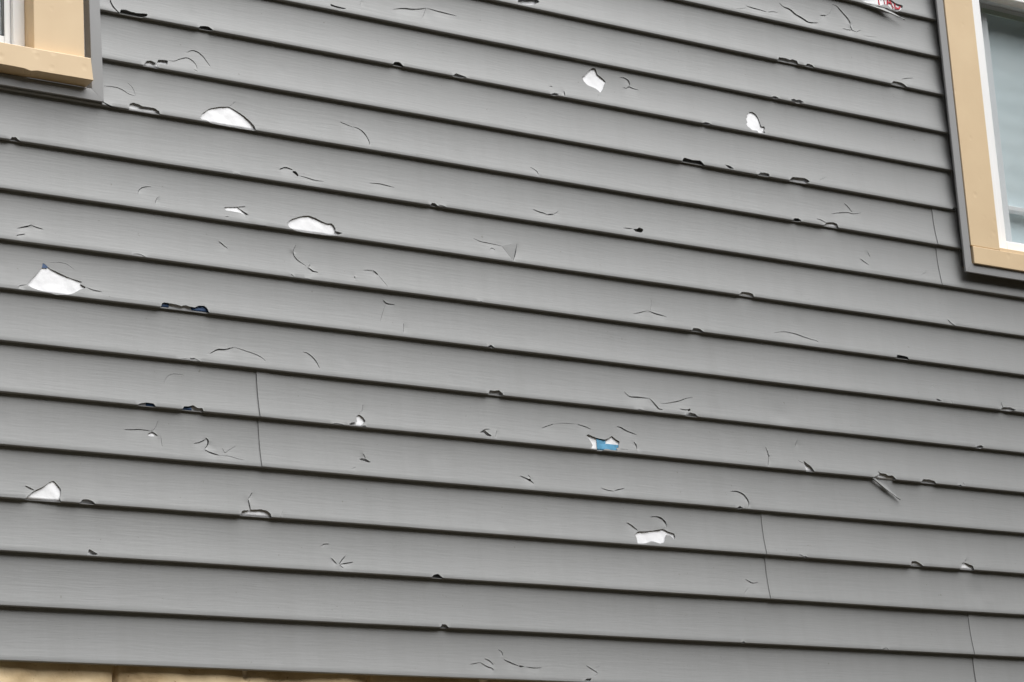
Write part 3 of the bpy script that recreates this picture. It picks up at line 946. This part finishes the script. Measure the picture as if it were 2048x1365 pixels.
wrap = mesh_obj("house_wrap", vs, fs, M_WRAP, house, smooth=True, label="white printed housewrap showing through the holes in the siding")

def print_patch(name, k, quad, material, gap=None):
    """a block of ink lying on the housewrap; quad = (u0, u1, h0, h1) in mm, sides may lean"""
    u0, u1, h0, h1, lean = quad
    nu = max(2, int((u1 - u0) / 3)); nh = max(2, int((h1 - h0) / 3))
    vs, fs = [], []
    for j in range(nh + 1):
        for i in range(nu + 1):
            h = h0 + (h1 - h0) * j / nh
            x = (u0 + (u1 - u0) * i / nu + lean * j / nh) / 1000
            z = ZK[k] + h / 1000
            vs.append((x, wrap_y(x, z) - 0.0016, z))
    for j in range(nh):
        for i in range(nu):
            p = j * (nu + 1) + i
            fs.append((p, p + 1, p + nu + 2, p + nu + 1))
    return mesh_obj(name, vs, fs, material, wrap, smooth=True)
print_patch("printed_block", 5, (3811, 3838, 21, 60, 2), M_BLUE)
print_patch("printed_block", 5, (3811, 3890, -6, 20.5, 0), M_BLUE)
print_patch("printed_block", 7, (2650, 2682, -2, 24, 4), M_NAVY)
print_patch("printed_block", 7, (2739, 2800, -2, 24, -4), M_NAVY)
print_patch("printed_block", 7, (2370, 2401, 58, 78, 4), M_NAVY)
print_patch("printed_block", 5, (2622, 2665, -1, 16, 0), M_NAVY)
print_patch("printed_block", 5, (2704, 2731, -1, 18, 0), M_NAVY)

tc = bpy.data.curves.new("printed_lettering", 'FONT')
tc.body = "MAD"
tc.size = 0.064
tc.extrude = 0.0001
tobj = bpy.data.objects.new("tmp_text", tc)
COL.objects.link(tobj)
bpy.context.view_layer.update()
tme = bpy.data.meshes.new_from_object(tobj.evaluated_get(bpy.context.evaluated_depsgraph_get()))
COL.objects.unlink(tobj)
bpy.data.objects.remove(tobj)
tv = [v.co.copy() for v in tme.vertices]
wid = max(v.x for v in tv)
lv = []
for v in tv:
    x = 4.872 + v.x * 0.088 / wid
    z = ZK[17] + 0.0085 + v.y
    lv.append((x, wrap_y(x, z) - 0.0018 - v.z, z))
lett = mesh_obj("printed_lettering", lv, [tuple(p.vertices) for p in tme.polygons], M_RED, wrap)

# foundation of painted rock-faced blocks
vs, fs = [], []
fx = [1.2 + 0.02 * i for i in range(50)] + [2.2 + 0.004 * i for i in range(300)] + [3.4 + 0.02 * i for i in range(166)]
fz = [-2.46 + 0.0125 * i for i in range(196)] 
fz = [z for z in fz if z < 0.0] + [0.012]
frng = random.Random(3)
for z in fz:
    row = math.floor((z + 0.0) / 0.2)
    off = 0.305 * ((row + 1) % 2)
    for x in fx:
        fu = (x - 2.5426 + off) / 0.61
        du = abs(fu - round(fu)) * 0.61
        dz = min(abs(z - row * 0.2), abs((row + 1) * 0.2 - z)) if z < -0.02 else 0.1
        d = min(du, dz)
        y = 0.013 + 0.022 * math.exp(-(d / 0.004) ** 2) + 0.006 * math.exp(-(d / 0.03) ** 2)
        y += 0.006 * noise.noise(Vector((x * 7, z * 9, 1.0))) + 0.0025 * noise.noise(Vector((x * 30, z * 30, 4.0)))
        vs.append((x, y, z))
nx = len(fx)
for j in range(len(fz) - 1):
    for i in range(nx - 1):
        p = j * nx + i
        fs.append((p, p + 1, p + nx + 1, p + nx))
fo = mesh_obj("foundation", vs, fs, M_FOUND, house, smooth=True, label="beige painted block foundation with brown stains below the siding")

# ------------------------------------------------------------------ windows
def mitred_channel(win, u0, u1, z0, z1, w, y, sill_gap=False, bow=None):
    """grey J-channel round an opening: three mitred pieces as one trim, outer edge u0..u1, z0.., face width w"""
    vs, fs = [], []
    def piece(outer, inner, n=16):
        # outer, inner: start and end points (x, z); face + outer return + inner return
        b = len(vs)
        for i in range(n + 1):
            t = i / n
            o = (outer[0][0] + (outer[1][0] - outer[0][0]) * t, outer[0][1] + (outer[1][1] - outer[0][1]) * t)
            q = (inner[0][0] + (inner[1][0] - inner[0][0]) * t, inner[0][1] + (inner[1][1] - inner[0][1]) * t)
            bw = bow(o) if bow else (0, 0)
            ox, oz = o[0] + bw[0], o[1]
            qx, qz = q[0] + bw[0] * .6, q[1]
            dx, dz = qx - ox, qz - oz
            L = math.hypot(dx, dz)
            ex, ez = dx / L, dz / L
            yb = y - bw[1]
            vs.extend([(ox + ex * .0015, yb + 0.007, oz + ez * .0015), (ox, yb + 0.0055, oz), (ox, yb + 0.0012, oz), (ox + ex * .0012, yb, oz + ez * .0012),
                       (ox + ex * L * .5, yb - 0.0006, oz + ez * L * .5), (qx - ex * .001, yb + 0.0002, qz - ez * .001), (qx, yb + 0.001, qz), (qx, 0.03, qz)])
        for i in range(n):
            for j in range(7):
                p = b + i * 8 + j
                fs.append((p, p + 1, p + 9, p + 8))
    g_ = 0.0003
    piece([(u0, z1), (u0, z0 + g_)], [(u0 + w, z1 - w), (u0 + w, z0 + w + g_)])
    piece([(u0 + g_, z0), (u1 - g_, z0)], [(u0 + w + g_, z0 + w), (u1 - w - g_, z0 + w)])
    piece([(u1, z0 + g_), (u1, z1)], [(u1 - w, z0 + w + g_), (u1 - w, z1 - w)])
    piece([(u1 - g_, z1), (u0 + g_, z1)], [(u1 - w - g_, z1 - w), (u0 + w + g_, z1 - w)])
    o = mesh_obj("channel_trim", vs, fs, M_J, win, smooth=True)
    es = o.modifiers.new("edges", 'EDGE_SPLIT'); es.split_angle = math.radians(28)
    return o

def blinds(win, u0, u1, z0, z1, y):
    return boxes("blind", [(u0, u1, y, y + 0.002, z0, z1)], M_BLIND, win)

# right window ---------------------------------------------------
wr = empty("window", (5.66, 0.0, 1.145), house, label="right-hand window: tan flat casing, white frame, glass over pale blue-grey blinds")
cu0, cu1, cz0, cz1 = 5.1001, 6.235, 1.1659, 2.60
bw_ = 0.1083
yF = -0.0215
mitred_channel(wr, 5.0731, 6.262, 1.1406, 2.627, 0.0262, -0.0185)
boxes("casing", [(cu0, cu0 + bw_, yF, 0.05, 1.2164, cz1), (cu1 - bw_, cu1, yF, 0.05, 1.2164, cz1),
                 (cu0 + 0.003, cu1 - 0.003, yF - 0.003, 0.045, cz0, 1.2145),
                 (cu0 + bw_ + .0005, cu1 - bw_ - .0005, yF + 0.001, 0.047, 1.2147, 1.2247),
                 (cu0 + bw_ + .0005, cu1 - bw_ - .0005, yF, 0.05, cz1 - bw_, cz1)], M_TAN, wr, 0.0015)
fi0, fi1, fzb, fzt = 5.296, 6.05, 1.270, 2.005
fo0, fo1, fob, fot = cu0 + bw_ + .001, cu1 - bw_ - .001, 1.2252, cz1 - bw_ - .001
boxes("frame", [(fo0, fi0, 0.034, 0.13, fob, fot), (fi1, fo1, 0.034, 0.13, fob, fot),
                (fi0 + .0002, fi1 - .0002, 0.0345, 0.129, fob, fzb), (fi0 + .0002, fi1 - .0002, 0.0345, 0.129, fzt, fot),
                (fo0, 5.274, 0.029, 0.033, fob, fot)], M_WHITE, wr, 0.002)
boxes("weep_slot", [(5.292, 5.310, 0.0335, 0.0344, 1.2395, 1.2425)], M_GASKET, wr)
boxes("gasket", [(fi0 + .0005, fi0 + .006, 0.062, 0.066, fzb + .0005, fzt - .0005), (fi0 + .006, fi1 - .006, 0.0622, 0.0658, fzb + .0005, fzb + .005)], M_GASKET, wr)
sy0, sy1 = 0.090, 0.115
su0, su1 = 5.379, 5.99
boxes("sash", [(fi0 + .001, su0, sy0, sy1, fzb + .001, fzt - .001), (su1, fi1 - .001, sy0, sy1, fzb + .001, fzt - .001),
               (su0 + .0002, su1 - .0002, sy0 + .0005, sy1, 1.388, 1.4025), (su0 + .0002, su1 - .0002, sy0 + .0005, sy1, 1.9895, fzt - .001),
               (su0 + .0002, su1 - .0002, sy0 + .0005, sy1, fzb + .001, 1.296)], M_WHITE, wr, 0.002)
boxes("glass_pane", [(fi0 + .002, fi1 - .002, 0.068, 0.071, fzb + .002, fzt - .002)], M_GLASS, wr)
blinds(wr, su0 - 0.02, su1 + 0.02, 1.28, 2.0, 0.1185)
boxes("blind_rail", [(su0 - 0.02, su1 + 0.02, 0.0860, 0.0892, 1.9722, 1.9890)], plain("green_rail", (0.58, 0.66, 0.58), 0.5), wr, 0.002)
boxes("room_box", [(fi0 - .03, fi1 + .03, 0.35, 0.36, 1.2, 2.1), (fi0 - .03, fi0 - .02, 0.131, 0.349, 1.2, 2.1), (fi1 + .02, fi1 + .03, 0.131, 0.349, 1.2, 2.1),
                   (fi0 - .02, fi1 + .02, 0.131, 0.349, 1.2, 1.21), (fi0 - .02, fi1 + .02, 0.131, 0.349, 2.09, 2.1)], M_ROOM, wr)

# left window ----------------------------------------------------
wl_ = empty("window", (2.03, 0.0, 1.218), house, label="left-hand window: tan casing with a thick tan sill, white frame and grey glass")
def bow_l(o):
    if o[0] > 2.4:
        t = max(0.0, min(1.0, (1.50 - o[1]) / 0.25))
        return (0.0055 * t * t, 0.002 * math.sin(math.pi * t))
    return (0, 0)
mitred_channel(wl_, 1.53, 2.529, 1.2165, 2.68, 0.0262, -0.0055, bow=bow_l)
boxes("casing", [(2.3705, 2.489, -0.0085, 0.06, 1.290, 2.655), (1.562, 1.68, -0.0085, 0.06, 1.290, 2.655), (1.681, 2.370, -0.0083, 0.06, 2.54, 2.655)], M_TAN, wl_, 0.0015)
# sill: its front face leans a little and its lower edge is nicked
vs, fs = [], []
ns = 60
for i in range(ns + 1):
    x = 1.548 + (2.4930 - 1.548) * i / ns
    t = i / ns
    xe = x + (0.0045 if i == ns else 0)
    wob = 0.0006 * math.sin(9 * x) + 0.0005 * math.sin(31 * x)
    nick = 0.003 * math.exp(-((x - 2.352) / 0.006) ** 2)
    vs += [(x, 0.03, 1.322), (x, -0.0285, 1.3016 + wob * .6), (x, -0.0292, 1.3005 + wob * .6), (xe, -0.0302, 1.2520 + wob - nick), (xe, -0.0292, 1.2510 + wob - nick), (x, -0.002, 1.2442)]
for i in range(ns):
    for j in range(5):
        p = i * 6 + j
        fs.append((p, p + 1, p + 7, p + 6))
fs.append(tuple(range(5, -1, -1)))
fs.append(tuple(ns * 6 + j for j in range(6)))
o = mesh_obj("sill", vs, fs, M_TAN, wl_, smooth=False, label="thick tan window sill with a nicked lower edge")
boxes("frame", [(2.343, 2.3703, 0.034, 0.13, 1.305, 2.539), (1.6803, 1.708, 0.034, 0.13, 1.305, 2.539),
                (1.7082, 2.3428, 0.0345, 0.13, 2.50, 2.539), (1.7082, 2.3428, 0.0345, 0.13, 1.3052, 1.322)], M_WHITE, wl_, 0.002)
boxes("sash", [(2.3275, 2.3425, 0.045, 0.075, 1.3225, 2.499), (1.7085, 1.723, 0.045, 0.075, 1.3225, 2.499),
               (1.7232, 2.3273, 0.0455, 0.075, 1.3225, 1.3505), (1.7232, 2.3273, 0.0455, 0.075, 2.46, 2.499)], M_WHITE, wl_, 0.002)
boxes("gasket", [(2.3258, 2.3274, 0.0454, 0.0463, 1.3507, 2.4598), (1.724, 2.3254, 0.0455, 0.0462, 1.3507, 1.3525)], M_GASKET, wl_)
boxes("glass_pane", [(1.7245, 2.3254, 0.0465, 0.0485, 1.3537, 2.4597)], M_GLASS, wl_)
boxes("inner_frame", [(2.3095, 2.3155, 0.0500, 0.0530, 1.3560, 1.3745), (1.735, 2.3155, 0.0502, 0.0528, 1.3747, 1.3785), (1.735, 2.3225, 0.0504, 0.0526, 1.3538, 1.3558)], M_WHITE, wl_)
boxes("insect_screen", [(1.7245, 2.3254, 0.0540, 0.0546, 1.3537, 2.4597)], plain("grey_screen", (0.55, 0.58, 0.565), 0.6, 0.08, 20.0), wl_)
boxes("room_box", [(1.66, 2.42, 0.35, 0.36, 1.25, 2.6), (1.66, 1.67, 0.131, 0.349, 1.25, 2.6), (2.41, 2.42, 0.131, 0.349, 1.25, 2.6),
                   (1.67, 2.41, 0.131, 0.349, 1.25, 1.26), (1.67, 2.41, 0.131, 0.349, 2.59, 2.6)], M_ROOM, wl_)
